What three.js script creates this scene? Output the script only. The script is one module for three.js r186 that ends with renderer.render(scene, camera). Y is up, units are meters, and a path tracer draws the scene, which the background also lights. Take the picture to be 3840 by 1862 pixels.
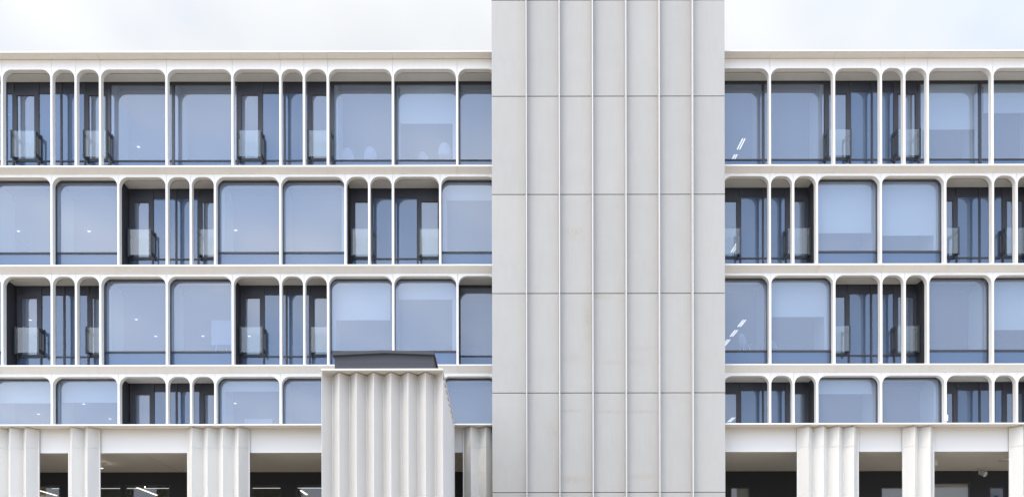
import * as THREE from 'three';
import { mergeGeometries, toCreasedNormals } from 'three/addons/utils/BufferGeometryUtils.js';
import { RectAreaLightUniformsLib } from 'three/addons/lights/RectAreaLightUniformsLib.js';

/* ---------- camera: level, shifted lens, in front of the office block ---------- */
const D = 36, F = 3750, CX = 1875, CY = 2350, EYE = 1.6, ROLL = 0.0018;
const scene = new THREE.Scene();
const camera = new THREE.PerspectiveCamera(2 * Math.atan(CY / F) * 180 / Math.PI, 4000 / (2 * CY), 0.1, 2000);
camera.setViewOffset(4000, 2 * CY, 2000 - CX, 0, 3840, 1862);
camera.position.set(0, EYE, D);
camera.rotation.z = -ROLL;
const renderer = new THREE.WebGLRenderer({ antialias: true });
renderer.toneMapping = THREE.LinearToneMapping;
renderer.toneMappingExposure = 0.97;
renderer.shadowMap.enabled = true;
RectAreaLightUniformsLib.init();

/* ---------- noise ---------- */
function rng(seed) { let s = seed >>> 0; return () => { s = (s + 0x6D2B79F5) | 0; let t = Math.imul(s ^ (s >>> 15), 1 | s); t = (t + Math.imul(t ^ (t >>> 7), 61 | t)) ^ t; return ((t ^ (t >>> 14)) >>> 0) / 4294967296; }; }
function lattice(seed, n = 64) { const r = rng(seed), a = new Float32Array(n * n); for (let i = 0; i < n * n; i++) a[i] = r(); return a; }
const LAT = lattice(7);
function vnoise(x, y, per = 64) {
  const xi = Math.floor(x), yi = Math.floor(y), fx = x - xi, fy = y - yi, sx = fx * fx * (3 - 2 * fx), sy = fy * fy * (3 - 2 * fy);
  const m = (v) => ((v % per) + per) % per, at = (i, j) => LAT[(m(j) % 64) * 64 + (m(i) % 64)];
  const a = at(xi, yi), b = at(xi + 1, yi), c = at(xi, yi + 1), d = at(xi + 1, yi + 1);
  return a + (b - a) * sx + (c - a) * sy + (a - b - c + d) * sx * sy;
}
function fbm(x, y, oct = 5, per = 64) { let s = 0, a = 0.5, t = 0; for (let o = 0; o < oct; o++) { s += a * vnoise(x + o * 17.3, y + o * 9.1, per); t += a; x *= 2; y *= 2; a *= 0.52; } return s / t; }
const smooth = (a, b, v) => { const t = Math.min(1, Math.max(0, (v - a) / (b - a))); return t * t * (3 - 2 * t); };

/* ---------- sky: thin bright cloud with blue between, the sun behind it to the front left ---------- */
const SUN = new THREE.Vector3(-0.30, 0.80, 0.52).normalize();
{
  const W = 1024, H = 512, px = new Float32Array(W * H * 4);
  for (let j = 0; j < H; j++) {
    const el = ((j + 0.5) / H - 0.5) * Math.PI, y = Math.sin(el), cy = Math.cos(el);
    for (let i = 0; i < W; i++) {
      const az = ((i + 0.5) / W - 0.5) * 2 * Math.PI, x = Math.cos(az) * cy, z = Math.sin(az) * cy;
      const yy = Math.max(y, 0), k = 1 / (yy + 0.16);
      const n = fbm(x * k * 2.3 + 3.76, z * k * 1.9 + 43.32, 6), n2 = fbm(x * k * 6.1 + y * 9 + 6.86, z * k * 4.3 - x * 3 + 63.52, 5);
      const side = 0.5 - 0.5 * (0.75 * z + 0.66 * x);             // cloud is thicker over the building and towards the sun
      let c = smooth(0.31, 0.82, n * 0.66 + n2 * 0.34 + (side - 0.38) * 0.56);
      c = 0.08 + 0.92 * c;
      const up = Math.pow(yy, 0.55), t = Math.pow(Math.max(0, 0.5 + 0.5 * (-0.95 * x * Math.max(0, z) + 0.42 * y + 0.88 * z)), 1.5);   // brighter on the sun's side of the sky, behind the viewer
      const bl = (0.70 + 2.6 * t) * (0.86 + 0.28 * smooth(0.05, 0.45, y)), blue = [(0.70 - 0.22 * up) * bl, (0.82 - 0.17 * up) * bl, (1.05 - 0.08 * up) * bl];
      const wl = (0.61 + 3.2 * t) * (1 + 0.18 * (n2 - 0.5));
      const white = [wl * (0.97 + 0.03 * t), wl * 0.995, wl * (1.03 - 0.02 * t)];
      const o = (j * W + i) * 4;
      for (let q = 0; q < 3; q++) {
        let v = blue[q] * (1 - c) + white[q] * c;
        if (y < 0) v *= 0.55;
        px[o + q] = v;
      }
      px[o + 3] = 1;
    }
  }
  const sky = new THREE.DataTexture(px, W, H, THREE.RGBAFormat, THREE.FloatType);
  sky.mapping = THREE.EquirectangularReflectionMapping; sky.magFilter = sky.minFilter = THREE.LinearFilter; sky.wrapS = THREE.RepeatWrapping; sky.needsUpdate = true;
  scene.background = sky; scene.environment = sky;
}
const sun = new THREE.DirectionalLight(new THREE.Color(1, 0.86, 0.67), 1.5);
sun.position.copy(SUN).multiplyScalar(90).add(new THREE.Vector3(0, 10, 0)); sun.target.position.set(0, 10, 0);
sun.castShadow = true; sun.shadow.radius = 36; sun.shadow.mapSize.set(2048, 2048);
Object.assign(sun.shadow.camera, { left: -40, right: 40, top: 40, bottom: -40, near: 1, far: 220 });
scene.add(sun, sun.target);

/* ---------- materials ---------- */
function dataTex(n, fn, rep = true) {
  const a = new Uint8Array(n * n * 4);
  for (let j = 0; j < n; j++) for (let i = 0; i < n; i++) { const v = fn(i / n, j / n), o = (j * n + i) * 4; a[o] = v[0] * 255; a[o + 1] = v[1] * 255; a[o + 2] = v[2] * 255; a[o + 3] = 255; }
  const t = new THREE.DataTexture(a, n, n); t.magFilter = THREE.LinearFilter; t.minFilter = THREE.LinearMipmapLinearFilter; t.generateMipmaps = true;
  if (rep) t.wrapS = t.wrapT = THREE.RepeatWrapping; t.needsUpdate = true; return t;
}
const scaled = (t, m) => { const c = t.clone(); c.repeat.set(1 / m, 1 / m); c.needsUpdate = true; return c; };
// fine mineral grain with faint weather streaks running down
const grainTex = dataTex(512, (u, v) => {
  const g = fbm(u * 8, v * 8, 5, 8), s = fbm(u * 48, v * 4, 4, 16), f = vnoise(u * 256, v * 256, 64);
  const k = 0.955 + 0.055 * (g - 0.5) + 0.055 * (s - 0.5) + 0.02 * (f - 0.5), w = 0.5 - fbm(u * 4 + 30, v * 4, 4, 4);
  return [k + 0.012 * w, k, k - 0.02 * w];
});
const bumpTex = dataTex(256, (u, v) => { const k = fbm(u * 16, v * 16, 5, 16); return [k, k, k]; });
const holeTex = dataTex(128, (u, v) => { const fx = (u * 4) % 1 - 0.5, fy = (v * 4) % 1 - 0.5, k = fx * fx + fy * fy < 0.05 ? 0 : 1; return [k, k, k]; });
const pavingTex = dataTex(512, (u, v) => { const g = fbm(u * 16, v * 16, 5, 16), k = 0.86 + 0.22 * (g - 0.5); return [k, k, k]; });

const col = (r, g, b) => new THREE.Color().setRGB(r, g, b);
const std = (c, roughness, more = {}) => new THREE.MeshStandardMaterial({ color: c, roughness, ...more });
const M = {
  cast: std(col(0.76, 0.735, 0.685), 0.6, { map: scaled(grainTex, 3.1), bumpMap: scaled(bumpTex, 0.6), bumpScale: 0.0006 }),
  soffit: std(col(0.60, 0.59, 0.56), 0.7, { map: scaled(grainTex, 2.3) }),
  tower: std(col(0.385, 0.369, 0.337), 0.55, { map: scaled(grainTex, 4.3), bumpMap: scaled(bumpTex, 0.9), bumpScale: 0.0006 }),
  towerFin: std(col(0.56, 0.545, 0.515), 0.5),
  perforated: std(col(0.74, 0.72, 0.67), 0.5, { alphaMap: scaled(holeTex, 0.04), transparent: true, side: THREE.DoubleSide }),
  pleat: std(col(0.58, 0.56, 0.52), 0.5, { map: scaled(grainTex, 5.3), side: THREE.DoubleSide }),
  trim: std(col(0.62, 0.60, 0.56), 0.45),
  dark: std(col(0.022, 0.023, 0.028), 0.4),
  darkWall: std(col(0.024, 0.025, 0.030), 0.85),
  frame: std(col(0.032, 0.033, 0.040), 0.7),
  steel: std(col(0.035, 0.042, 0.046), 0.4, { metalness: 0.4 }),
  zinc: std(col(0.045, 0.045, 0.052), 0.7, { map: scaled(grainTex, 1.7) }),
  spandrel: std(col(0.018, 0.022, 0.034), 0.5),
  glass: new THREE.MeshPhysicalMaterial({ color: col(0.43, 0.505, 0.63), roughness: 0.0, metalness: 0.31, transmission: 1, thickness: 0, ior: 1.55, side: THREE.DoubleSide }),
  lowerGlass: new THREE.MeshPhysicalMaterial({ color: col(0.28, 0.40, 0.60), roughness: 0.0, metalness: 0.27, transmission: 1, thickness: 0, ior: 1.5, side: THREE.DoubleSide }),
  clear: new THREE.MeshPhysicalMaterial({ color: col(0.90, 0.95, 0.94), roughness: 0.0, metalness: 0.05, transmission: 1, thickness: 0, ior: 1.6, side: THREE.DoubleSide }),
  groundGlass: new THREE.MeshPhysicalMaterial({ color: col(0.74, 0.76, 0.72), roughness: 0.0, metalness: 0.03, transmission: 1, thickness: 0, ior: 1.6, side: THREE.DoubleSide }),
  room: std(col(0.18, 0.18, 0.18), 0.8),  // room, ceiling and floor: dimness of the deep interiors put into the colour
  ceiling: std(col(0.24, 0.24, 0.235), 0.85),
  floor: std(col(0.10, 0.10, 0.10), 0.6),
  upstand: std(col(0.05, 0.055, 0.065), 0.6),
  column: std(col(0.88, 0.84, 0.71), 0.7),
  blind: std(col(0.90, 0.84, 0.66), 0.9),
  blindGrey: std(col(0.42, 0.41, 0.41), 0.85),
  white: std(col(0.85, 0.85, 0.85), 0.4),
  lampGrey: std(col(0.42, 0.41, 0.40), 0.5),
  paving: std(col(0.46, 0.375, 0.27), 0.85, { map: scaled(pavingTex, 4) }),
  glow: new THREE.MeshStandardMaterial({ color: 0x111111, emissive: col(1, 0.86, 0.66), emissiveIntensity: 3.2 }),
  glowCool: new THREE.MeshStandardMaterial({ color: 0x111111, emissive: col(1, 0.97, 0.92), emissiveIntensity: 3.5 }),
  bark: std(col(0.10, 0.075, 0.055), 0.9),
  leaf: std(col(0.055, 0.085, 0.03), 0.7, { side: THREE.DoubleSide }),
};

const tones = (m, f) => f.map((k) => { const c = m.clone(); c.color.multiplyScalar(k); return c; });
M.castTones = tones(M.cast, [1, 0.985, 1.012, 0.993, 1.004]);
M.towerTones = tones(M.tower, [1, 0.975, 1.02, 0.99, 1.01, 0.965]);

/* ---------- helpers ---------- */
const X = (px, z = 0) => (px - CX) * (D - z) / F;            // photograph column, seen at depth z
const Y = (py, z = 0) => EYE + (CY - py) * (D - z) / F;      // photograph row, seen at depth z
const used = new Map();
function numbered(n) { const k = used.get(n) || 0; used.set(n, k + 1); return k ? `${n}_${String(k).padStart(3, '0')}` : n; }
function metreUV(g) {
  const p = g.attributes.position, n = g.attributes.normal, uv = new Float32Array(p.count * 2);
  for (let i = 0; i < p.count; i++) {
    const ax = Math.abs(n.getX(i)), ay = Math.abs(n.getY(i)), az = Math.abs(n.getZ(i));
    const x = p.getX(i), y = p.getY(i), z = p.getZ(i);
    if (ay > ax && ay > az) { uv[2 * i] = x; uv[2 * i + 1] = z; } else if (ax > az) { uv[2 * i] = z; uv[2 * i + 1] = y; } else { uv[2 * i] = x; uv[2 * i + 1] = y; }
  }
  g.setAttribute('uv', new THREE.BufferAttribute(uv, 2)); return g;
}
const box = (x0, x1, y0, y1, z0, z1) => { const g = new THREE.BoxGeometry(Math.abs(x1 - x0), Math.abs(y1 - y0), Math.abs(z1 - z0)); g.translate((x0 + x1) / 2, (y0 + y1) / 2, (z0 + z1) / 2); return metreUV(g); };
const set = rng(91);                                             // panes never sit quite true in their frames
const sheet = (x0, x1, y0, y1, z) => { const g = new THREE.PlaneGeometry(x1 - x0, y1 - y0); g.rotateX((set() - 0.5) * 0.007); g.rotateY((set() - 0.5) * 0.007); g.translate((x0 + x1) / 2, (y0 + y1) / 2, z); return g; };
function poly(shapePts, depth, bevel = 0) {                     // outline in x, y extruded towards +z
  const g = new THREE.ExtrudeGeometry(shapePts instanceof THREE.Shape ? shapePts : new THREE.Shape(shapePts.map((p) => new THREE.Vector2(...p))), { depth: depth - 2 * bevel, bevelEnabled: bevel > 0, bevelThickness: bevel, bevelSize: bevel, bevelOffset: -bevel, bevelSegments: 1, curveSegments: 10 });
  g.translate(0, 0, bevel); return metreUV(g);
}
function bar(profile, x0, x1) {                                 // profile in (z, y) run along x
  const g = new THREE.ExtrudeGeometry(new THREE.Shape(profile.map(([z, y]) => new THREE.Vector2(-z, y))), { depth: x1 - x0, bevelEnabled: false });
  g.rotateY(Math.PI / 2); g.translate(x0, 0, 0); return metreUV(g);
}
function quad(a, b, c, d) {                                     // four corners, flat
  const g = new THREE.BufferGeometry();
  g.setAttribute('position', new THREE.BufferAttribute(new Float32Array([...a, ...b, ...c, ...a, ...c, ...d]), 3));
  g.computeVertexNormals();
  const w = Math.hypot(b[0] - a[0], b[1] - a[1], b[2] - a[2]), h = Math.hypot(d[0] - a[0], d[1] - a[1], d[2] - a[2]);
  g.setAttribute('uv', new THREE.BufferAttribute(new Float32Array([0, 0, w, 0, w, h, 0, 0, w, h, 0, h]), 2));
  return g;
}
function slabBetween(p, q, y0, y1, t) {                         // an upright plate from p to q (x, z), thickness t behind it
  const dx = q[0] - p[0], dz = q[1] - p[1], l = Math.hypot(dx, dz), g = new THREE.BoxGeometry(l, y1 - y0, t);
  const uv = g.attributes.uv, ps = g.attributes.position;
  for (let i = 0; i < ps.count; i++) uv.setXY(i, ps.getX(i) + p[0] * 3.7, ps.getY(i));
  g.translate(0, 0, -t / 2); g.rotateY(-Math.atan2(dz, dx)); g.translate((p[0] + q[0]) / 2, (y0 + y1) / 2, (p[1] + q[1]) / 2); return g;
}
const flat = (gs) => mergeGeometries(gs.map((g) => { const k = g.index ? g.toNonIndexed() : g; for (const a of Object.keys(k.attributes)) if (!['position', 'normal', 'uv'].includes(a)) k.deleteAttribute(a); return k; }));
function mesh(name, geo, mat, parent) { const m = new THREE.Mesh(Array.isArray(geo) ? flat(geo) : geo, mat); m.name = name; m.castShadow = m.receiveShadow = true; parent.add(m); return m; }
function part(name, parent) { const g = new THREE.Group(); g.name = name; parent.add(g); return g; }
function tag(o, label, category, group) { o.userData = { label, category }; if (group) o.userData.group = group; return o; }
function thing(name, label, category, group) { const g = new THREE.Group(); g.name = numbered(name); scene.add(g); return tag(g, label, category, group); }
function seat(o, x, y, z) { o.position.set(x, y, z); for (const c of o.children) c.position.sub(o.position); return o; }
const structure = (name, geo, mat) => { const m = mesh(name, geo, mat, scene); m.userData.kind = 'structure'; return m; };

/* ---------- ground ---------- */
{ const g = new THREE.PlaneGeometry(900, 900); g.rotateX(-Math.PI / 2); structure('ground', metreUV(g), M.paving); }

/* ---------- office wings ---------- */
const FIN = 0.25, FLUSH = -0.36, TOPZ = -0.85, LOGZ = -0.97, LIP = 0.26, BACK = -9;
const ROWS = [
  { arch: Y(257.5), head: Y(248), base: Y(617.5, LIP), lipBot: Y(623, LIP), floor: 18.79, rz: TOPZ, sp: Y(346, TOPZ), doorTop: Y(346, TOPZ), paneTop: Y(356, TOPZ), railBot: Y(593, TOPZ) },
  { arch: Y(661.5), head: Y(651), base: Y(989.5, LIP), lipBot: Y(995, LIP), floor: 15.21, rz: LOGZ, sp: Y(739, LOGZ), doorTop: Y(739, LOGZ), paneTop: Y(757, LOGZ), railBot: Y(962, LOGZ) },
  { arch: Y(1034), head: Y(1024.5), base: Y(1365, LIP), lipBot: Y(1369.5, LIP), floor: 11.61, rz: LOGZ, sp: Y(1103, LOGZ), doorTop: Y(1103, LOGZ), paneTop: Y(1116, LOGZ), railBot: Y(1327, LOGZ) },
  { arch: Y(1409.6), head: Y(1398), base: Y(1587, 0.8), lipBot: Y(1592, 0.8), floor: 8.0, rz: LOGZ, sp: Y(1465, LOGZ), doorTop: Y(1465, LOGZ), paneTop: Y(1478, LOGZ), railBot: 8.25 },
];
const ROOF = { top: Y(188.5, 0.35), lip: Y(193.5, 0.35), back: Y(218) };
const rollShift = [3.2, 2.7, 2.0, 1.6];
// fin lines (photograph columns at the front plane) and kinds of bay: B wide window, A door bay, n narrow bay
const PLAN = {
  left: {
    A: [[-237, 'B'], [8, 'A'], [194, 'n'], [285, 'n'], [376.5, 'B'], [626, 'B'], [873.5, 'A'], [1053.5, 'n'], [1142, 'n'], [1231.5, 'B'], [1476, 'B'], [1717.5, 'A'], [1868]],
    B: [[-237, 'n'], [-52, 'B'], [193.5, 'B'], [444.5, 'A'], [626, 'n'], [716.5, 'n'], [807.5, 'B'], [1052.5, 'B'], [1297, 'n'], [1386.5, 'n'], [1475.5, 'A'], [1653, 'B'], [1868]],
  },
  right: {
    A: [[2650, 'B'], [2892, 'B'], [3133, 'A'], [3309, 'n'], [3397, 'n'], [3485, 'B'], [3728, 'B'], [3971, 'A'], [4149, 'n'], [4238, 'n'], [4327]],
    B: [[2713, 'A'], [2891, 'n'], [2979, 'n'], [3068, 'B'], [3308, 'B'], [3550, 'A'], [3729, 'n'], [3818, 'n'], [3907, 'B'], [4150, 'B'], [4327]],
  },
};
// recessed glazing: d door, p pane, B wide window; columns measured at the recessed plane
const GLAZING = {
  left: [
    [[-240, 'B'], [22, 'p'], [49, 'd'], [143, 'p'], [229, 'p'], [318, 'd'], [410, 'B'], [649, 'B'], [890, 'd'], [982, 'p'], [1067, 'p'], [1155, 'd'], [1247, 'B'], [1482, 'B'], [1722, 'B'], [1868]],
    [[-235, 'p'], [-18], [488, 'd'], [572, 'p'], [660, 'p'], [743, 'd'], [834], [1317, 'd'], [1397, 'p'], [1480, 'p'], [1566, 'd'], [1656]],
    [[66, 'd'], [153, 'p'], [240, 'p'], [330, 'd'], [416], [905, 'd'], [989, 'p'], [1074, 'p'], [1161, 'd'], [1248], [1722, 'B'], [1868]],
    [[-235, 'p'], [-18], [492, 'd'], [575, 'p'], [661, 'p'], [750, 'd'], [836], [1317, 'd'], [1397, 'p'], [1480, 'p'], [1566, 'd'], [1656]],
  ],
  right: [
    [[2655, 'B'], [2863, 'B'], [3095, 'd'], [3189, 'p'], [3271, 'p'], [3355, 'd'], [3448, 'B'], [3676, 'B'], [3920, 'd'], [4010, 'p'], [4100, 'p'], [4280]],
    [[2690, 'd'], [2777, 'p'], [2862, 'p'], [2948, 'd'], [3033], [3506, 'd'], [3589, 'p'], [3675, 'p'], [3762, 'd'], [3850]],
    [[3098, 'd'], [3184, 'p'], [3268, 'p'], [3354, 'd'], [3441], [3918, 'd'], [4005, 'p'], [4270]],
    [[2690, 'd'], [2777, 'p'], [2862, 'p'], [2948, 'd'], [3033], [3506, 'd'], [3589, 'p'], [3675, 'p'], [3762, 'd'], [3850]],
  ],
};
// glass balustrades in front of the doors: columns of the front sheet, rows of its top and bottom
const BALUSTRADES = {
  left: [[[41, 131], [313, 402], [890, 976], [1154, 1240]], [[481, 563], [742, 824], [1319, 1396], [1573, 1652]], [[56, 142], [322, 408], [901, 983], [1163, 1243]], []],
  right: [[[3107, 3192], [3367, 3452]], [[2692, 2777], [2954, 3038], [3514, 3597], [3773, 3856]], [[3105, 3188], [3364, 3448]], []],
};
const BALY = [[485, 586], [855, 955], [1222, 1320]];

let tick = 0;
function archPanel(xa, xb, y0, arch, top, parent, dark) {
  const g = 0.003, h = 0.0385, r = 0.31, s = new THREE.Shape();
  s.moveTo(xa + g, y0); s.lineTo(xa + h, y0); s.lineTo(xa + h, arch - r);
  s.absarc(xa + h + r, arch - r, r, Math.PI, Math.PI / 2, true);
  s.lineTo(xb - h - r, arch);
  s.absarc(xb - h - r, arch - r, r, Math.PI / 2, 0, true);
  s.lineTo(xb - h, y0); s.lineTo(xb - g, y0); s.lineTo(xb - g, top); s.lineTo(xa + g, top); s.closePath();
  const geo = poly(s, FIN, 0.007); geo.translate(0, 0, -FIN);
  const m = mesh('arch_panel', toCreasedNormals(geo, 0.5), M.castTones[tick++ % 5], parent);
  if (dark) { const b = poly(s, 0.022); b.translate(0, 0, -FIN - 0.024); mesh('backing', b, M.dark, m); }
  return m;
}
function balustrade(side, r, [p0, p1], parent) {
  const zr = ROWS[r].rz, zf = zr + 0.42, sh = rollShift[r], x0 = X(p0 + sh, zf), x1 = X(p1 + sh, zf), y1 = Y(BALY[r][0], zf), y0 = Y(BALY[r][1], zf);
  const b = part('balustrade', parent);
  mesh('glass_sheet', sheet(x0 + 0.03, x1 - 0.03, y0 + 0.02, y1 - 0.02, zf), M.clear, b);
  for (const [x, s] of [[x0, 1], [x1, -1]]) {
    mesh('front_post', box(x - 0.028, x + 0.028, y0 - 0.03, y1 + 0.01, zf - 0.02, zf + 0.02), M.steel, b);
    const xb = x - s * 0.02;
    mesh('wall_bracket', [box(xb - 0.03, xb + 0.03, y0 - 0.03, y1 + 0.01, zr + 0.02, zr + 0.09), box(xb - 0.012, xb + 0.012, y1 - 0.16, y1 - 0.03, zr + 0.09, zf - 0.02), box(xb - 0.012, xb + 0.012, y0 + 0.03, y0 + 0.16, zr + 0.09, zf - 0.02)], M.dark, b);
  }
}
function doorLeaf(x0, x1, R, parent) {
  const z = R.rz, d = part('balcony_door', parent), w = 0.115, ft = R.paneTop, fb = R.railBot, bot = Math.min(R.floor + 0.02, fb - 0.06);
  mesh('door_frame', [box(x0, x0 + w, bot, R.doorTop, z - 0.05, z + 0.04), box(x1 - w, x1, bot, R.doorTop, z - 0.05, z + 0.04), box(x0 + w, x1 - w, ft, R.doorTop, z - 0.05, z + 0.035), box(x0 + w, x1 - w, bot, fb, z - 0.05, z + 0.035)], M.frame, d);
  mesh('pane', sheet(x0 + w, x1 - w, fb, ft, z - 0.01), M.glass, d);
}
function buildWing(side, label) {
  const wing = thing('office_wing', label, 'building');
  const plan = PLAN[side];
  const xL = X(side === 'left' ? -240 : 2640), xR = X(side === 'left' ? 1872 : 4331);
  ROWS.forEach((R, r) => {
    const fins = r % 2 ? plan.B : plan.A, n = fins.length - 1, above = r ? ROWS[r - 1].base : ROOF.top;
    // frame panels
    for (let k = 0; k < n; k++) archPanel(X(fins[k][0]), X(fins[k + 1][0]), R.base - 0.02, R.arch, R.head, wing, r > 0);
    // slab above, ceiling, floor, back wall
    mesh('ceiling_slab', box(xL, xR, R.arch, (r ? ROWS[r - 1].base : ROOF.back) - 0.02, BACK, -FIN - 0.026), M.ceiling, wing);
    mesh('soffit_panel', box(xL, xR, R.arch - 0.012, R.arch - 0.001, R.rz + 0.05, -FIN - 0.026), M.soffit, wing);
    mesh('floor_slab', box(xL, xR, R.base - 0.05, R.floor, BACK, R.rz - 0.12), M.floor, wing);
    mesh('back_wall', box(xL, xR, R.floor, R.arch - 0.002, BACK, BACK + 0.2), M.room, wing);
    mesh('upstand', box(xL, xR, R.base - 0.02, R.floor - 0.01, R.rz - 0.11, R.rz - 0.07), M.upstand, wing);
    // projecting sill with its splayed underside, in lengths
    if (r < 3) {
      const nx = ROWS[r + 1].head, cuts = fins.filter((f, k) => !(k > 0 && k < n && fins[k][1] === 'n')).map((f) => X(f[0]));
      for (let k = 0; k < cuts.length - 1; k++) mesh('sill_panel', bar([[LIP, R.base], [LIP, R.lipBot], [LIP - 0.012, R.lipBot - 0.006], [0.0, nx + 0.003], [-FIN, nx + 0.003], [-FIN, R.base]], cuts[k] + 0.003, cuts[k + 1] - 0.003), M.castTones[(tick += 3) % 5], wing);
    }
    // flush wide windows
    for (let k = 0; k < n; k++) if (r > 0 && fins[k][1] === 'B') {
      if (r === 2 && side === 'left' && k === n - 1) continue;
      const x0 = X(fins[k][0]) + 0.005, x1 = X(fins[k + 1][0]) - 0.005, w = part('window', wing), z = FLUSH, t0 = R.floor, f = 0.03;
      const fr = [box(x0, x0 + f, R.base, R.arch, z - 0.06, -FIN - 0.026), box(x1 - f, x1, R.base, R.arch, z - 0.06, -FIN - 0.026), box(x0 + f, x1 - f, R.arch - 0.03, R.arch - 0.002, z - 0.06, -FIN - 0.028)];
      mesh('frame', fr, M.dark, w);
      if (r < 3) {
        mesh('transom', box(x0 + f, x1 - f, t0 - 0.035, t0 + 0.03, z - 0.06, z + 0.03), M.frame, w);
        mesh('pane', sheet(x0 + f, x1 - f, t0 + 0.03, R.arch - 0.03, z), M.glass, w);
        mesh('lower_pane', sheet(x0 + f, x1 - f, R.base, t0 - 0.035, z), M.lowerGlass, w);
        mesh('infill_panel', box(x0 + f, x1 - f, R.base, t0 - 0.04, z - 0.09, z - 0.07), M.upstand, w);
      } else mesh('pane', sheet(x0 + f, x1 - f, R.base, R.arch - 0.03, z), M.glass, w);
      // return walls where the window box stands forward of the door bays
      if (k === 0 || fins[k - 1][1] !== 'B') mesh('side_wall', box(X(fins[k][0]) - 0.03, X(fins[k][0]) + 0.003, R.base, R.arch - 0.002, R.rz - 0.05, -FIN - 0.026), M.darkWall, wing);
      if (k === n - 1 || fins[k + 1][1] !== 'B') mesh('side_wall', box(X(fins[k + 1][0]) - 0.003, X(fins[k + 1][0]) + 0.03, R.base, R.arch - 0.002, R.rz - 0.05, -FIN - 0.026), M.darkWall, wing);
    }
    // recessed glazing
    const gl = GLAZING[side][r], z = R.rz, sh = rollShift[r];
    gl.forEach(([p, kind], k) => {
      if (!kind) return;
      const x0 = X(p + sh, z), x1 = X(gl[k + 1][0] + sh, z), m = kind === 'B' ? 0.045 : 0.028, top = R.arch - 0.002;
      mesh('mullion', box(x0 - m, x0 + m, R.base, top, z - 0.07, z + 0.045), kind === 'B' ? M.dark : M.frame, wing);
      if (!(gl[k + 1] && gl[k + 1][1])) mesh('mullion', box(x1 - m, x1 + m, R.base, top, z - 0.07, z + 0.045), M.frame, wing);
      mesh('transom', box(x0 + m, x1 - m, R.floor - 0.03, R.floor + 0.02, z - 0.06, z + 0.03), M.frame, wing);
      const lw = part('window', wing);
      mesh('lower_pane', sheet(x0 + m, x1 - m, R.base, R.floor - 0.03, z), M.lowerGlass, lw);
      if (kind === 'B') {
        mesh('frame', box(x0 + m, x1 - m, top - 0.10, top, z - 0.06, z + 0.04), M.dark, lw);
        mesh('pane', sheet(x0 + m, x1 - m, R.floor + 0.02, top - 0.10, z), M.glass, lw);
      } else {
        mesh('spandrel_panel', box(x0 + m, x1 - m, R.sp + 0.012, top, z - 0.06, z + 0.012), M.spandrel, wing);
        mesh('rail', box(x0 + m, x1 - m, R.sp - 0.012, R.sp + 0.012, z - 0.06, z + 0.03), M.frame, wing);
        if (kind === 'd') doorLeaf(x0 + m, x1 - m, { ...R, doorTop: R.sp - 0.012 }, wing);
        else mesh('pane', sheet(x0 + m, x1 - m, R.floor + 0.02, R.sp - 0.012, z), M.lowerGlass, lw);
      }
    });
    for (const b of BALUSTRADES[side][r]) balustrade(side, r, b, wing);
    // white piers inside, on the lines of the wide windows
    const zi = r ? FLUSH : TOPZ;
    fins.forEach(([p, kind], k) => {
      if (kind === 'B' || (k && fins[k - 1][1] === 'B')) { const L = k && fins[k - 1][1] === 'B', Rr = kind === 'B', x = X(p) + (L && Rr ? 0 : (Rr ? 0.13 : -0.13)); mesh('pier', box(x - 0.08, x + 0.08, R.floor, R.arch - 0.002, zi - 1.35, zi - 0.14), M.column, wing); }
    });
    mesh('bulkhead', box(xL, xR, R.arch - 0.16, R.arch - 0.002, R.rz - 0.75, R.rz - 0.55), M.ceiling, wing);
  });
  // cornice and fascia, in lengths from fin to fin
  const top = plan.A;
  for (let k = 0; k < top.length - 1; k++) {
    const a = X(top[k][0]) + 0.004, b = X(top[k + 1][0]) - 0.004;
    mesh('cornice_panel', bar([[0.35, ROOF.top], [0.35, ROOF.lip], [0.335, ROOF.lip - 0.005], [-0.02, ROOF.back], [-1.2, ROOF.back], [-1.2, ROOF.top]], a, b), M.cast, wing);
    mesh('fascia_panel', box(a, b, ROWS[0].head + 0.003, ROOF.back - 0.012, -0.2, -0.035), M.cast, wing);
  }
  // end wall beyond the frame
  const xe = side === 'left' ? xL : xR;
  mesh('end_wall', box(xe - 0.12, xe + 0.12, 0, ROOF.back, BACK, -0.26), M.cast, wing);
  // canopy, beam and the covered walk on the ground floor
  const R3 = ROWS[3], cz = 0.8, bz = 0.2, beamBot = Y(1695, bz), wz = -4.27;
  const cuts = (side === 'left' ? [-240, 376, 935, 1470, 1872] : [2640, 3218, 3503, 3975, 4331]).map((p) => X(p));
  for (let k = 0; k < cuts.length - 1; k++) {
    mesh('canopy_panel', box(cuts[k] + 0.002, cuts[k + 1] - 0.002, R3.lipBot, R3.base, bz - 0.35, cz), M.cast, wing);
    mesh('beam_panel', box(cuts[k] + 0.003, cuts[k + 1] - 0.003, beamBot, R3.lipBot - 0.002, bz - 0.3, bz), M.trim, wing);
  }
  const sof = side === 'left' ? [-240, 535, 1400, 1872] : [2640, 3560, 4331];
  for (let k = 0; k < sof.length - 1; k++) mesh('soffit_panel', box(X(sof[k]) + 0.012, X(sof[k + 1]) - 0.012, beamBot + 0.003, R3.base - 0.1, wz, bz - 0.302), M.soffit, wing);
  mesh('floor_slab', box(xL, xR, beamBot + 0.03, R3.floor - 0.06, BACK, wz - 0.002), M.ceiling, wing);
  // dark ground floor wall with its windows
  const gw = side === 'left' ? [[40, 223.5, 1815], [330, 453, 1815], [464, 636, 1815], [760, 905, 1815], [938, 1055, 1815], [1108, 1290, 1815]] : [[2740, 2815, 1827], [3305, 3450, 1828], [3490, 3642, 1811.7], [3712, 3773, 1828]];
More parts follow.
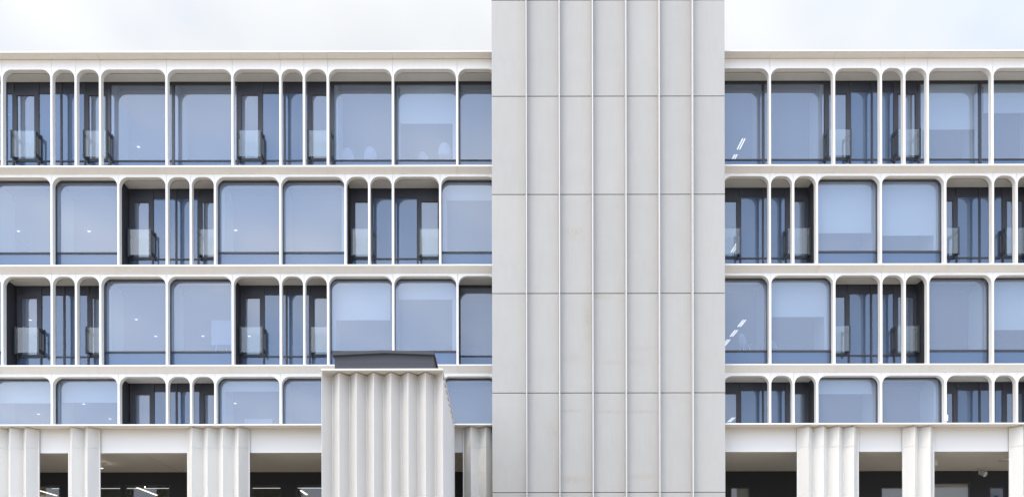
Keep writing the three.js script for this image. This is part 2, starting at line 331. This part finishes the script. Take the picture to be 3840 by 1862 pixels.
  const gx = gw.map(([a, b, t]) => [X(a + 1, wz), X(b + 1, wz), Y(t, wz)]);
  const cutsX = [xL, ...gx.flatMap(([a, b]) => [a, b]), xR];
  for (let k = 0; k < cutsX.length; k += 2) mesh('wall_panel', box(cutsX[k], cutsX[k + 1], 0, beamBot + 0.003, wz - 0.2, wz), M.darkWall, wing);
  gx.forEach(([a, b, t], k) => {
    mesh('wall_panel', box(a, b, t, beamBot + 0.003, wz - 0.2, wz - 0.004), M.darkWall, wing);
    const w = part('window', wing);
    mesh('frame', [box(a, a + 0.05, 3, t, wz - 0.16, wz - 0.02), box(b - 0.05, b, 3, t, wz - 0.16, wz - 0.02), box(a + 0.05, b - 0.05, t - 0.04, t, wz - 0.16, wz - 0.02)], M.dark, w);
    mesh('pane', sheet(a + 0.05, b - 0.05, 3, t - 0.04, wz - 0.06), M.groundGlass, w);
    if (side === 'right' && k < 3) mesh('blind', box(a + 0.05, b - 0.05, 3, t - 0.04, wz - 0.15, wz - 0.13), M.blindGrey, w);
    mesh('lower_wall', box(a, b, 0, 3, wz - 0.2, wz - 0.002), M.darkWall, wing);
  });
  mesh('back_wall', box(xL, xR, 0, beamBot, BACK - 0.2, BACK), M.room, wing);
  seat(wing, (xL + xR) / 2, 0, -4);
  return wing;
}
buildWing('left', 'white four-storey office wing with arched window frames left of the tall blank tower');
buildWing('right', 'white four-storey office wing with arched window frames right of the tall blank tower');

/* ---------- blank tower of tall panels with upright fins ---------- */
{
  const t = thing('panel_tower', 'tall blank pale grey tower clad in long panels with thin white upright fins', 'tower');
  const z = 1.0, fx = [0.933, 2.081, 3.239, 4.40, 5.558, 6.72], xa = X(1847.5, z), xb = X(2722, z);
  const ys = [0, Y(2219, z), Y(1846, z), Y(1473, z), Y(1100, z), Y(729, z), Y(361, z), Y(0.6, z), Y(-372, z)];
  mesh('core', box(xa + 0.06, xb - 0.06, 0, ys[8] - 0.05, BACK, z - 0.08), M.lampGrey, t);
  const xs = [xa, ...fx, xb];
  // weathering: faint brown run-off marks on a few of the middle panels
  const stain = (marks) => {
    const n = 256, tx = dataTex(n, (u, v) => {
      const g = fbm(u * 8, v * 8, 5, 8), s = fbm(u * 40, v * 5, 4, 20), k = 0.955 + 0.05 * (g - 0.5) + 0.06 * (s - 0.5);
      let m = 0; for (const [cu, cv, ru, rv, a] of marks) { const q = ((u - cu) / ru) ** 2 + ((v - cv) / rv) ** 2; m += a * Math.exp(-q * 1.6) * smooth(0.3, 0.62, fbm(u * 26 + cu * 30, v * 40, 5, 64) * 0.6 + s * 0.4); }
      return [k * (1 - 0.10 * m), k * (1 - 0.15 * m), k * (1 - 0.26 * m)];
    }, false); return tx;
  };
  const stained = { '2,4': stain([[0.5, 0.62, 0.34, 0.05, 1.0], [0.5, 0.55, 0.3, 0.04, 0.5]]), '2,3': stain([[0.9, 0.72, 0.2, 0.3, 0.8], [0.3, 0.35, 0.5, 0.06, 0.5]]), '3,3': stain([[0.2, 0.97, 0.5, 0.04, 0.9], [0.6, 0.3, 0.5, 0.03, 0.5]]), '2,2': stain([[0.3, 0.82, 0.4, 0.02, 0.9], [0.4, 0.12, 0.6, 0.05, 0.8]]), '3,2': stain([[0.4, 0.81, 0.7, 0.02, 0.8]]), '4,2': stain([[0.4, 0.81, 0.7, 0.02, 0.9], [0.5, 0.15, 0.6, 0.04, 0.6]]), '4,3': stain([[0.5, 0.45, 0.6, 0.03, 0.5], [0.2, 0.3, 0.5, 0.05, 0.4]]), '1,2': stain([[0.8, 0.62, 0.3, 0.1, 0.6]]) };
  for (let c = 0; c < 7; c++) for (let r = 0; r < 8; r++) {
    const x0 = xs[c] + (c ? 0.026 : 0), x1 = xs[c + 1] - (c < 6 ? 0.006 : 0), y0 = ys[r] + 0.012, y1 = ys[r + 1] - 0.012;
    const g = poly([[x0, y0], [x1, y0], [x1, y1], [x0, y1]], 0.08, 0.006); g.translate(0, 0, z - 0.08);
    let mat = M.towerTones[(c * 5 + r * 7 + (c * r) % 3) % 6]; const key = `${c},${r}`;
    if (stained[key]) {
      const uv = g.attributes.uv, p = g.attributes.position; for (let i = 0; i < uv.count; i++) uv.setXY(i, (p.getX(i) - x0) / (x1 - x0), (p.getY(i) - y0) / (y1 - y0));
      mat = M.tower.clone(); mat.map = stained[key]; mat.bumpMap = null;
    } else { const uv = g.attributes.uv; for (let i = 0; i < uv.count; i++) uv.setXY(i, uv.getX(i) + c * 1.37, uv.getY(i) + r * 0.73 + c * 2.1); }
    mesh('panel', g, mat, t);
  }
  for (const x of fx) for (let r = 0; r < 8; r++) mesh('fin', box(x - 0.004, x + 0.026, ys[r] + 0.002, ys[r + 1] - 0.002, z - 0.06, z + 0.30), M.towerFin, t);
  mesh('side_cladding', box(xa, xa + 0.058, 0, ys[8] - 0.05, BACK, z - 0.082), M.tower, t);
  mesh('side_cladding', box(xb - 0.058, xb, 0, ys[8] - 0.05, BACK, z - 0.082), M.tower, t);
  seat(t, (xa + xb) / 2, 0, 0);
}

/* ---------- folded metal screens under the canopy ---------- */
{
  const zr = 0.66, zv = 0.26, top = ROWS[3].lipBot - 0.012, seam = Y(1673, zr), half = 57.8 / 2 * (D - zr) / F;
  const screens = [
    ['folded perforated metal screen cut by the left edge of the picture', [-78.5, -20, 38, 96.4], 1, 1],
    ['narrow two-fold perforated metal screen left of the entrance pavilion', [269, 327.5], 1, 1],
    ['four-fold perforated metal screen just left of the entrance pavilion', [720.5, 778.5, 836.5, 894.5], 1, 1],
    ['folded perforated metal screen between the entrance pavilion and the tall tower', [1767, 1824, 1881], 1, 1],
    ['four-fold perforated metal screen right of the tall tower', [3035, 3092, 3149.5, 3206], 1, 1],
    ['narrow two-fold perforated metal screen under the right wing', [3435, 3492.5], 1, 1],
    ['folded perforated metal screen cut by the right edge of the picture', [3840, 3898], 1, 1],
  ];
  const plate = (p, q, y0, y1) => {                              // front and back face of a 6 mm perforated plate
    const l = Math.hypot(q[0] - p[0], q[1] - p[1]), nx = (q[1] - p[1]) / l * 0.006, nz = -(q[0] - p[0]) / l * 0.006;
    return [0, 1].map((k) => quad([p[0] + k * nx, y0, p[1] + k * nz], [q[0] + k * nx, y0, q[1] + k * nz], [q[0] + k * nx, y1, q[1] + k * nz], [p[0] + k * nx, y1, p[1] + k * nz]));
  };
  for (const [label, ridges] of screens) {
    const s = thing('folded_screen', label, 'screen', 'folded screens under the canopy');
    const pts = [[X(ridges[0], zr) - half, zv]];
    for (const r of ridges) { pts.push([X(r, zr), zr]); pts.push([X(r, zr) + half, zv]); }
    for (let k = 0; k < pts.length - 1; k++) {
      const a = pts[k], b = pts[k + 1], l = Math.hypot(b[0] - a[0], b[1] - a[1]), ux = (b[0] - a[0]) / l, uz = (b[1] - a[1]) / l;
      const p = [a[0] + ux * 0.004, a[1] + uz * 0.004], q = [b[0] - ux * 0.004, b[1] - uz * 0.004];
      mesh('fold_panel', plate(p, q, seam + 0.004, top), M.perforated, s);
      mesh('fold_panel', plate(p, q, 0.02, seam - 0.004), M.perforated, s);
      mesh('top_rail', slabBetween(a, b, top - 0.035, top + 0.01, 0.012), M.trim, s);
      if (k % 2) mesh('fold_edge', box(b[0] - 0.009, b[0] + 0.009, 0, top - 0.04, b[1] - 0.012, b[1] + 0.006), M.trim, s);
    }
    const e0 = pts[0], e1 = pts[pts.length - 1];
    for (const [e, d] of [[e0, -1], [e1, 1]]) mesh('edge_post', box(e[0] + d * 0.008 - 0.016, e[0] + d * 0.008 + 0.016, 0, top, e[1] - 0.03, e[1] + 0.02), M.trim, s);
    seat(s, (e0[0] + e1[0]) / 2, 0, zv);
  }
}

/* ---------- pleated entrance pavilion in front ---------- */
const GZ = 8.15, gTop = Y(1380, GZ), gLip = Y(1387, GZ);
{
  const p = thing('entrance_pavilion', 'white pleated metal pavilion standing in front of the left wing', 'pavilion');
  const zr = GZ - 0.15, dep = 0.41, x0 = X(1207.5, zr), x1 = X(1661.5, zr), n = 7, per = (x1 - x0) / n, yt = gLip - 0.02, zb = 0.85;
  for (let k = 0; k < n; k++) {
    const a = [x0 + k * per, zr], v = [x0 + (k + 0.5) * per, zr - dep], b = [x0 + (k + 1) * per, zr];
    mesh('pleat_panel', slabBetween(a, v, 0, yt - 0.004, 0.012), M.pleat, p);
    mesh('pleat_panel', slabBetween(v, b, 0, yt - 0.004, 0.012), M.pleat, p);
    mesh('valley_seam', box(v[0] - 0.010, v[0] + 0.010, 0, yt - 0.03, v[1] - 0.005, v[1] + 0.022), M.trim, p);
    mesh('top_trim', [slabBetween([a[0], a[1] + 0.012], [v[0], v[1] + 0.012], yt - 0.03, yt - 0.002, 0.012), slabBetween([v[0], v[1] + 0.012], [b[0], b[1] + 0.012], yt - 0.03, yt - 0.002, 0.012)], M.trim, p);
  }
  const m = 8, ps = (zr - zb) / m;
  for (const [xs, s] of [[x1, -1], [x0, 1]]) for (let k = 0; k < m; k++) {
    const a = [xs, zr - k * ps], v = [xs + s * 0.26, zr - (k + 0.5) * ps], b = [xs, zr - (k + 1) * ps];
    mesh('pleat_panel', slabBetween(s < 0 ? b : a, v, 0, yt - 0.004, 0.012), M.pleat, p);
    mesh('pleat_panel', slabBetween(v, s < 0 ? a : b, 0, yt - 0.004, 0.012), M.pleat, p);
    mesh('joint_cap', box(xs - s * 0.004, xs + s * 0.03, yt - 0.14, yt - 0.105, b[1] - 0.01, b[1] + 0.06), M.lampGrey, p);
  }
  mesh('inner_core', box(x0 + 0.5, x1 - 0.5, 0, yt - 0.03, zb + 0.2, zr - dep - 0.1), M.lampGrey, p);
  const rp = [[X(1205.5, GZ), gLip], [X(1662, GZ), gLip], [X(1662, GZ), gTop], [X(1205.5, GZ), gTop]];
  const g = poly(rp, GZ - zb, 0.006); g.translate(0, 0, zb); mesh('roof_plate', g, M.trim, p);
  seat(p, (x0 + x1) / 2, 0, zr);

  // dark plant housing on its roof
  const h = thing('plant_housing', 'dark grey metal plant housing with a low pitched lid on the pavilion roof', 'plant housing');
  const hz = 6.7, wx0 = X(1256, hz), wx1 = X(1626.5, hz), L = 4.2;
  mesh('wall', box(wx0, wx1, gTop, Y(1326, hz), hz - L, hz), M.zinc, h);
  const ez = hz + 0.1, ol = X(1246.5, ez), or = X(1631, ez), pk = X(1442.5, ez);
  const lid = poly([[ol, Y(1330.5, ez)], [pk, Y(1322, ez)], [or, Y(1328.5, ez)], [or, Y(1317.5, ez)], [pk, Y(1311, ez)], [ol, Y(1316.5, ez)]], L + 0.2, 0.006); lid.translate(0, 0, ez - L - 0.2);
  mesh('lid', lid, M.zinc, h);
  mesh('seam', box(wx0 + 0.1, wx1 - 0.1, Y(1362, hz) - 0.004, Y(1362, hz) + 0.004, hz, hz + 0.004), M.dark, h);
  seat(h, (wx0 + wx1) / 2, gTop, hz - L / 2);
}

/* ---------- roller blinds ---------- */
const floorName = ['top', 'second', 'third', 'lowest'];
function blind(r, pa, pb, py, label) {
  const z = (r ? FLUSH : TOPZ) - 0.16, x0 = X(pa) + 0.16, x1 = X(pb) - 0.16, y1 = ROWS[r].arch - 0.004, y0 = Y(py, z);
  const b = thing('roller_blind', label, 'blind', 'roller blinds behind the wide windows');
  mesh('cassette', box(x0 - 0.02, x1 + 0.02, y1 - 0.10, y1, z - 0.07, z + 0.05), M.column, b);
  mesh('fabric', box(x0, x1, y0, y1 - 0.10, z - 0.004, z + 0.004), M.blind, b);
  mesh('bottom_bar', box(x0, x1, y0 - 0.03, y0, z - 0.012, z + 0.012), M.column, b);
  seat(b, (x0 + x1) / 2, y0 - 0.03, z);
}
blind(0, 1476, 1717.5, 460, 'pale roller blind part lowered in the top floor window nearest the tower on its left');
blind(0, 3485, 3728, 486, 'pale roller blind half lowered in the top floor of the right wing');
blind(0, 3728, 3971, 424, 'pale roller blind at the far right edge of the top floor');
blind(1, 3068, 3308, 873, 'long lowered pale blind in the left window of the second row, right wing');
blind(1, 3308, 3550, 883, 'longest lowered pale blind, right window of the second row, right wing');
blind(1, 1653, 1868, 748, 'short raised blind in the second row window beside the tower');
blind(2, 2892, 3133, 1187, 'pale blind half lowered in the third row window right of the tower');
blind(2, 3728, 3971, 1237, 'lowered pale blind in the third row at the right picture edge');
blind(2, 1231.5, 1476, 1196, 'pale blind half lowered in the window above the dark plant housing');
blind(2, 1476, 1717.5, 1119, 'short pale blind in the third row window right above the pavilion');
blind(3, -52, 193.5, 1505, 'pale blind in the lowest row window at the left picture edge');
blind(3, 193.5, 444.5, 1503, 'pale blind in the second lowest-row window from the left');
blind(3, 807.5, 1052.5, 1462, 'short pale blind in the lowest row window left of the pavilion');
blind(3, 3068, 3308, 1476, 'short pale blind in the lowest row, right wing, left wide window');

/* ---------- ceiling downlights ---------- */
function downlight(r, px, py, label) {
  const y = ROWS[r].arch - 0.002, dep = (y - 0.02 - EYE) * F / (CY - py), z = D - dep, x = X(px + rollShift[r], z);
  const d = thing('downlight', label, 'lamp', 'round ceiling downlights');
  const ring = new THREE.CylinderGeometry(0.075, 0.075, 0.03, 20); ring.translate(x, y - 0.015, z); mesh('trim_ring', ring, M.white, d);
  const disc = new THREE.CylinderGeometry(0.045, 0.045, 0.008, 20); disc.translate(x, y - 0.034, z); mesh('lens', disc, M.glowCool, d);
  const l = new THREE.PointLight(new THREE.Color(1, 0.95, 0.88), 0.05, 0, 2); l.position.set(x, y - 0.1, z); l.castShadow = true; scene.add(l);
  seat(d, x, y - 0.038, z);
}
downlight(0, 38, 428, 'round lit downlight in the far left bay of the top floor');
downlight(0, 518, 547, 'round lit downlight low in the first wide top floor window from the left');
downlight(1, 67, 862, 'round lit downlight in the leftmost window of the second row');
downlight(1, 332, 863, 'round lit downlight in the second window of the second row');
downlight(1, 883, 860, 'round lit downlight in the middle wide window of the second row, left wing');
downlight(2, 112, 1195, 'round lit downlight in the far left door bay of the third row');
downlight(2, 510, 1194, 'upper round downlight in the first wide window of the third row');
downlight(2, 582, 1257, 'lower round downlight in the first wide window of the third row');
downlight(2, 759, 1257, 'round downlight beside the easel in the third row');
downlight(2, 934, 1257, 'round downlight behind a glass balustrade in the third row, left wing');
downlight(3, 142, 1548, 'round downlight in the leftmost window of the lowest row');
downlight(3, 312, 1510, 'upper round downlight in the second window of the lowest row');
downlight(3, 411, 1566, 'lower round downlight in the second window of the lowest row');
downlight(3, 880, 1509, 'round downlight above the board in the lowest row');

/* ---------- linear lamps ---------- */
function lamp(y, x, z0, z1, label, group, gap = 0.1, w = 0.03, glow = M.glow) {
  const l = thing('linear_lamp', label, 'lamp', group), hw = gap / 2 + w;
  mesh('housing', box(x - hw, x + hw, y, y + 0.05, z1, z0), M.white, l);
  for (const s of gap ? [-1, 1] : [0]) mesh('tube', box(x + s * gap / 2 - w / 2, x + s * gap / 2 + w / 2, y - 0.018, y - 0.002, z1 + 0.02, z0 - 0.02), glow, l);
  const a = new THREE.RectAreaLight(new THREE.Color(1, 0.9, 0.76), 4, hw * 2, z0 - z1); a.position.set(x, y - 0.03, (z0 + z1) / 2); a.rotation.x = -Math.PI / 2; scene.add(a);
  seat(l, x, y - 0.018, (z0 + z1) / 2);
}
const RIGHT = [[0, -5.05, 'upper twin tube lamp in the top floor window right of the tower'], [0, -6.42, 'lower twin tube lamp in the top floor window right of the tower'], [1, -6.2, 'upper twin tube lamp behind the balustrade right of the tower, second row'], [1, -7.6, 'lower twin tube lamp behind the balustrade right of the tower, second row'], [2, -5.0, 'topmost twin tube lamp in the third row window right of the tower'], [2, -6.4, 'middle twin tube lamp in the third row window right of the tower'], [2, -7.8, 'lowest twin tube lamp in the third row window right of the tower'], [3, -6.9, 'twin tube lamp low in the lowest row right of the tower']];
for (const [r, z, label] of RIGHT) lamp(ROWS[r].arch - 0.055, 10.06, z, z - 0.95, label, 'twin tube lamps right of the tower');
{
  const at = (pa, ya, pb, yb, label) => { const y = 7.52, d0 = (y - EYE) * F / (CY - ya), d1 = (y - EYE) * F / (CY - yb), x = ((pa - CX) * d0 / F + (pb - CX) * d1 / F) / 2; lamp(y, x, D - d0, D - d1, label, 'linear lamps inside the ground floor', 0, 0.07); };
  at(515, 1824, 586, 1853, 'bright linear lamp in the wide ground floor window, left wing');
  at(120, 1825, 208, 1854, 'bright linear lamp in the far left ground floor window');
  at(735, 1831, 768, 1845, 'linear lamp glimpsed through the left folds of the four-fold screen');
  at(845, 1824, 885, 1842, 'linear lamp glimpsed through the right folds of the four-fold screen');
  at(1128, 1836, 1151, 1852, 'short bright lamp in the ground floor window beside the pavilion');
}

/* ---------- things seen inside the rooms ---------- */
function shellChair(x, y, z, turn, label) {
  const c = thing('shell_chair', label, 'chair', 'white shell chairs behind the glass');
  const N = 14, K = 10, pos = [], idx = [];
  for (let i = 0; i <= N; i++) for (let j = 0; j <= K; j++) {
    const u = i / N, v = (j / K - 0.5) * 2, w = 0.24 * (u < 0.5 ? 1 : Math.sqrt(Math.max(0.05, 1 - ((u - 0.5) / 0.52) ** 2.6)));
    const bz = u < 0.45 ? 0.22 - u * 0.85 : -0.165 - (u - 0.45) * 0.16, by = u < 0.4 ? 0.45 - 0.03 * Math.sin(u * 4) : 0.43 + (u - 0.4) ** 1.25 * 0.80;
    pos.push(v * w, by + v * v * 0.05, bz + v * v * 0.10 * Math.min(1, u * 2));
  }
  for (let i = 0; i < N; i++) for (let j = 0; j < K; j++) { const a = i * (K + 1) + j; idx.push(a, a + 1, a + K + 1, a + 1, a + K + 2, a + K + 1); }
  const g = new THREE.BufferGeometry(); g.setAttribute('position', new THREE.Float32BufferAttribute(pos, 3)); g.setIndex(idx); g.computeVertexNormals();
  mesh('shell', g, std(col(0.8, 0.8, 0.78), 0.5, { side: THREE.DoubleSide }), c);
  for (const [sx, sz] of [[-1, -1], [1, -1], [-1, 1], [1, 1]]) {
    const t = new THREE.TubeGeometry(new THREE.LineCurve3(new THREE.Vector3(sx * 0.12, 0.42, sz * 0.10), new THREE.Vector3(sx * 0.23, 0, sz * 0.22)), 1, 0.012, 8);
    mesh('leg', t, M.white, c);
  }
  const cr = new THREE.TubeGeometry(new THREE.LineCurve3(new THREE.Vector3(-0.13, 0.41, -0.10), new THREE.Vector3(0.13, 0.41, -0.10)), 1, 0.012, 8); mesh('seat_rail', cr, M.white, c);
  c.position.set(x, y, z); c.rotation.y = turn;
}
{
  const f = ROWS[0].floor, z = -1.5;
  shellChair(X(1670, z), f, z, Math.PI, 'white shell chair with its back to the top floor glass beside the tower');
  shellChair(X(1590, -2.2), f, -2.2, Math.PI - 0.3, 'faint white shell chair left of the one nearest the tower');
  shellChair(X(1392, -1.8), f, -1.8, Math.PI, 'faint white shell chair right in the next wide top floor window');
  shellChair(X(1305, -1.9), f, -1.9, Math.PI + 0.2, 'faint white shell chair left in the next wide top floor window');
}
{
  const f = ROWS[2].floor;
  shellChair(X(2795, -1.3), f, -1.3, Math.PI / 2 + 0.3, 'white shell chair in the third row window right of the tower');
  shellChair(X(2905, -1.9), f, -1.9, 0.4, 'white chair back peeping over the sill, third row, second window right of the tower');
  const m = thing('computer_screen', 'white framed screen standing at the second row window beside the tower', 'screen'), fl = ROWS[1].floor, z = -1.5, x = X(1738, z);
  mesh('base_plate', [box(x - 0.2, x + 0.2, fl, fl + 0.03, z - 0.2, z + 0.1)], M.white, m);
  mesh('panel', box(x - 0.42, x + 0.42, fl + 0.06, fl + 0.24, z - 0.03, z), M.white, m);
  mesh('stand', box(x - 0.05, x + 0.05, fl + 0.02, fl + 0.08, z - 0.08, z + 0.02), M.lampGrey, m);
  seat(m, x, fl, z);
}
function easel(x, y, z, w, h, label) {
  const e = thing('easel', label, 'easel'), stick = (a, b, r = 0.016) => new THREE.TubeGeometry(new THREE.LineCurve3(new THREE.Vector3(...a), new THREE.Vector3(...b)), 1, r, 8);
  mesh('board', box(x - w / 2, x + w / 2, y + h, y + h + 0.9, z + 0.02, z + 0.045), M.white, e);
  mesh('leg', stick([x - 0.16, y + h + 0.55, z], [x - 0.4, y, z + 0.1]), M.white, e);
  mesh('leg', stick([x + 0.16, y + h + 0.55, z], [x + 0.4, y, z + 0.1]), M.white, e);
  mesh('rear_leg', stick([x, y + h + 0.55, z - 0.02], [x, y, z - 0.5]), M.white, e);
  mesh('tray', box(x - w / 2, x + w / 2, y + h - 0.03, y + h, z - 0.02, z + 0.09), M.white, e);
  seat(e, x, y, z);
}
easel(X(842, -1.9), ROWS[2].floor, -1.9, 0.95, 0.72, 'white board on an easel behind the wide third row window');
easel(X(970, -1.7), ROWS[3].floor, -1.7, 1.05, 0.55, 'white board on an easel in the lowest row left of the pavilion');

/* ---------- fittings outside ---------- */
{
  const s = thing('sensor_box', 'small white rounded box fixed to a fin of the lowest row, right wing', 'sensor box');
  const z = 0.075, x = X(3551, z), y = Y(1568, z), sh = new THREE.Shape(), w = 0.055, h = 0.105, r = 0.02;
  sh.moveTo(-w + r, -h); sh.lineTo(w - r, -h); sh.quadraticCurveTo(w, -h, w, -h + r); sh.lineTo(w, h - r); sh.quadraticCurveTo(w, h, w - r, h); sh.lineTo(-w + r, h); sh.quadraticCurveTo(-w, h, -w, h - r); sh.lineTo(-w, -h + r); sh.quadraticCurveTo(-w, -h, -w + r, -h);
  const g = poly(sh, 0.07, 0.008); g.translate(x + 0.02, y, 0.003); mesh('cover', g, M.white, s);
  mesh('back_plate', box(x - 0.02, x + 0.06, y - 0.08, y + 0.08, -0.02, 0.002), M.lampGrey, s);
  seat(s, x, y - h, z);
}
{
  const beamBot = Y(1695, 0.2) + 0.003;
  // floodlight hanging at the back of the covered walk
  const dep = 39.6, z = D - dep, x = X(3684, z), f = thing('floodlight', 'grey cylindrical floodlight hanging from the covered walk ceiling, right wing', 'floodlight');
  const body = new THREE.CylinderGeometry(0.115, 0.095, 0.26, 24); body.rotateX(Math.PI / 2); body.rotateX(0.45); body.rotateY(0.55); const by = beamBot - 0.2; body.translate(x + 0.03, by, z + 0.02);
  mesh('body', body, M.lampGrey, f);
  const lens = new THREE.CylinderGeometry(0.10, 0.10, 0.012, 24); lens.translate(0, 0.135, 0); lens.rotateX(Math.PI / 2); lens.rotateX(0.45); lens.rotateY(0.55); lens.translate(x + 0.03, by, z + 0.02); mesh('lens', lens, std(col(0.5, 0.5, 0.5), 0.25), f);
  mesh('bracket', [box(x - 0.12, x - 0.1, by - 0.02, beamBot - 0.02, z - 0.03, z + 0.03), box(x - 0.13, x + 0.06, beamBot - 0.025, beamBot, z - 0.06, z + 0.06)], M.lampGrey, f);
  seat(f, x, beamBot - 0.35, z);
  const c = (px, py, w, h, d, name, label, cat) => { const de = (beamBot - h / 2 - EYE) * F / (CY - py), zz = D - de, xx = X(px, zz); const o = thing(name, label, cat); mesh('case', box(xx - w / 2, xx + w / 2, beamBot - h, beamBot, zz - d / 2, zz + d / 2), M.soffit, o); mesh('mounting_plate', box(xx - w / 2 + 0.02, xx + w / 2 - 0.02, beamBot - h - 0.008, beamBot - h, zz - d / 2 + 0.02, zz + d / 2 - 0.02), M.lampGrey, o); seat(o, xx, beamBot - h, zz); };
  c(3766, 1728, 0.24, 0.05, 0.3, 'ceiling_box', 'flat grey box on the covered walk ceiling near the right edge', 'ceiling box');
  c(3511, 1738, 0.12, 0.2, 0.12, 'ceiling_box', 'upright grey box on the covered walk ceiling beside a two-fold screen', 'ceiling box');
  // short lit can lamp by the second screen
  const k = thing('can_lamp', 'short lit can lamp under the covered walk ceiling by the narrow screen', 'lamp'), kd = (beamBot - 0.1 - EYE) * F / (CY - 1743), kz = D - kd, kx = X(381, kz);
  const cyl = new THREE.CylinderGeometry(0.065, 0.065, 0.19, 20); cyl.translate(kx, beamBot - 0.095, kz); mesh('can', cyl, M.soffit, k);
  const gl = new THREE.CylinderGeometry(0.055, 0.055, 0.008, 20); gl.translate(kx, beamBot - 0.196, kz); mesh('lens', gl, M.glow, k);
  const pl = new THREE.PointLight(new THREE.Color(1, 0.88, 0.7), 0.25, 0, 2); pl.position.set(kx, beamBot - 0.26, kz); pl.castShadow = true; scene.add(pl);
  seat(k, kx, beamBot - 0.2, kz);
}

/* ---------- trees across the street, mirrored in the ground floor glass ---------- */
function tree(x, z, h, w, seed, label) {
  const t = thing('street_tree', label, 'tree', 'trees across the street'), r = rng(seed);
  const tr = []; const trunk = new THREE.CylinderGeometry(0.16, 0.32, h * 0.55, 10); trunk.translate(x, h * 0.275, z); tr.push(trunk);
  const tips = [];
  for (let k = 0; k < 9; k++) {
    const a = k * 2.4 + r(), b = h * (0.42 + 0.38 * r()), e = new THREE.Vector3(x + Math.cos(a) * w * (0.35 + 0.4 * r()), b + h * 0.14, z + Math.sin(a) * w * (0.35 + 0.4 * r()));
    tr.push(new THREE.TubeGeometry(new THREE.QuadraticBezierCurve3(new THREE.Vector3(x, h * 0.36, z), new THREE.Vector3((x + e.x) / 2, b, (z + e.z) / 2), e), 5, 0.06, 6)); tips.push(e);
  }
  tips.push(new THREE.Vector3(x, h * 0.86, z), new THREE.Vector3(x + w * 0.2, h * 0.78, z - w * 0.1));
  mesh('trunk', tr, M.bark, t);
  const n = 3600, pos = new Float32Array(n * 9);
  for (let i = 0; i < n; i++) {
    const c = tips[Math.floor(r() * tips.length)], q = new THREE.Vector3(r() - 0.5, r() - 0.5, r() - 0.5).normalize().multiplyScalar(w * 0.38 * Math.cbrt(r()));
    const p = c.clone().add(new THREE.Vector3(q.x, q.y * 1.1, q.z)), s = 0.16 + 0.16 * r();
    for (let v = 0; v < 3; v++) { pos[i * 9 + v * 3] = p.x + (r() - 0.5) * s * 2; pos[i * 9 + v * 3 + 1] = Math.min(h, p.y + (r() - 0.5) * s * 2); pos[i * 9 + v * 3 + 2] = p.z + (r() - 0.5) * s * 2; }
  }
  const g = new THREE.BufferGeometry(); g.setAttribute('position', new THREE.BufferAttribute(pos, 3)); g.computeVertexNormals(); mesh('crown', g, M.leaf, t);
  seat(t, x, 0, z);
}
tree(-19.5, 70, 16.8, 4.4, 11, 'leafy tree across the street mirrored beside the pavilion');
tree(-26.5, 72, 17.2, 4.6, 12, 'leafy tree across the street mirrored between screen and pavilion');
tree(-34, 70, 16.2, 4.2, 13, 'leafy tree across the street behind the viewer, far left');
tree(57, 71, 17.0, 4.6, 14, 'leafy tree across the street mirrored in the small right door window');

scene.traverse((o) => { if (o.isMesh) { o.castShadow = true; o.receiveShadow = true; } });
scene.updateMatrixWorld(true);
renderer.render(scene, camera);
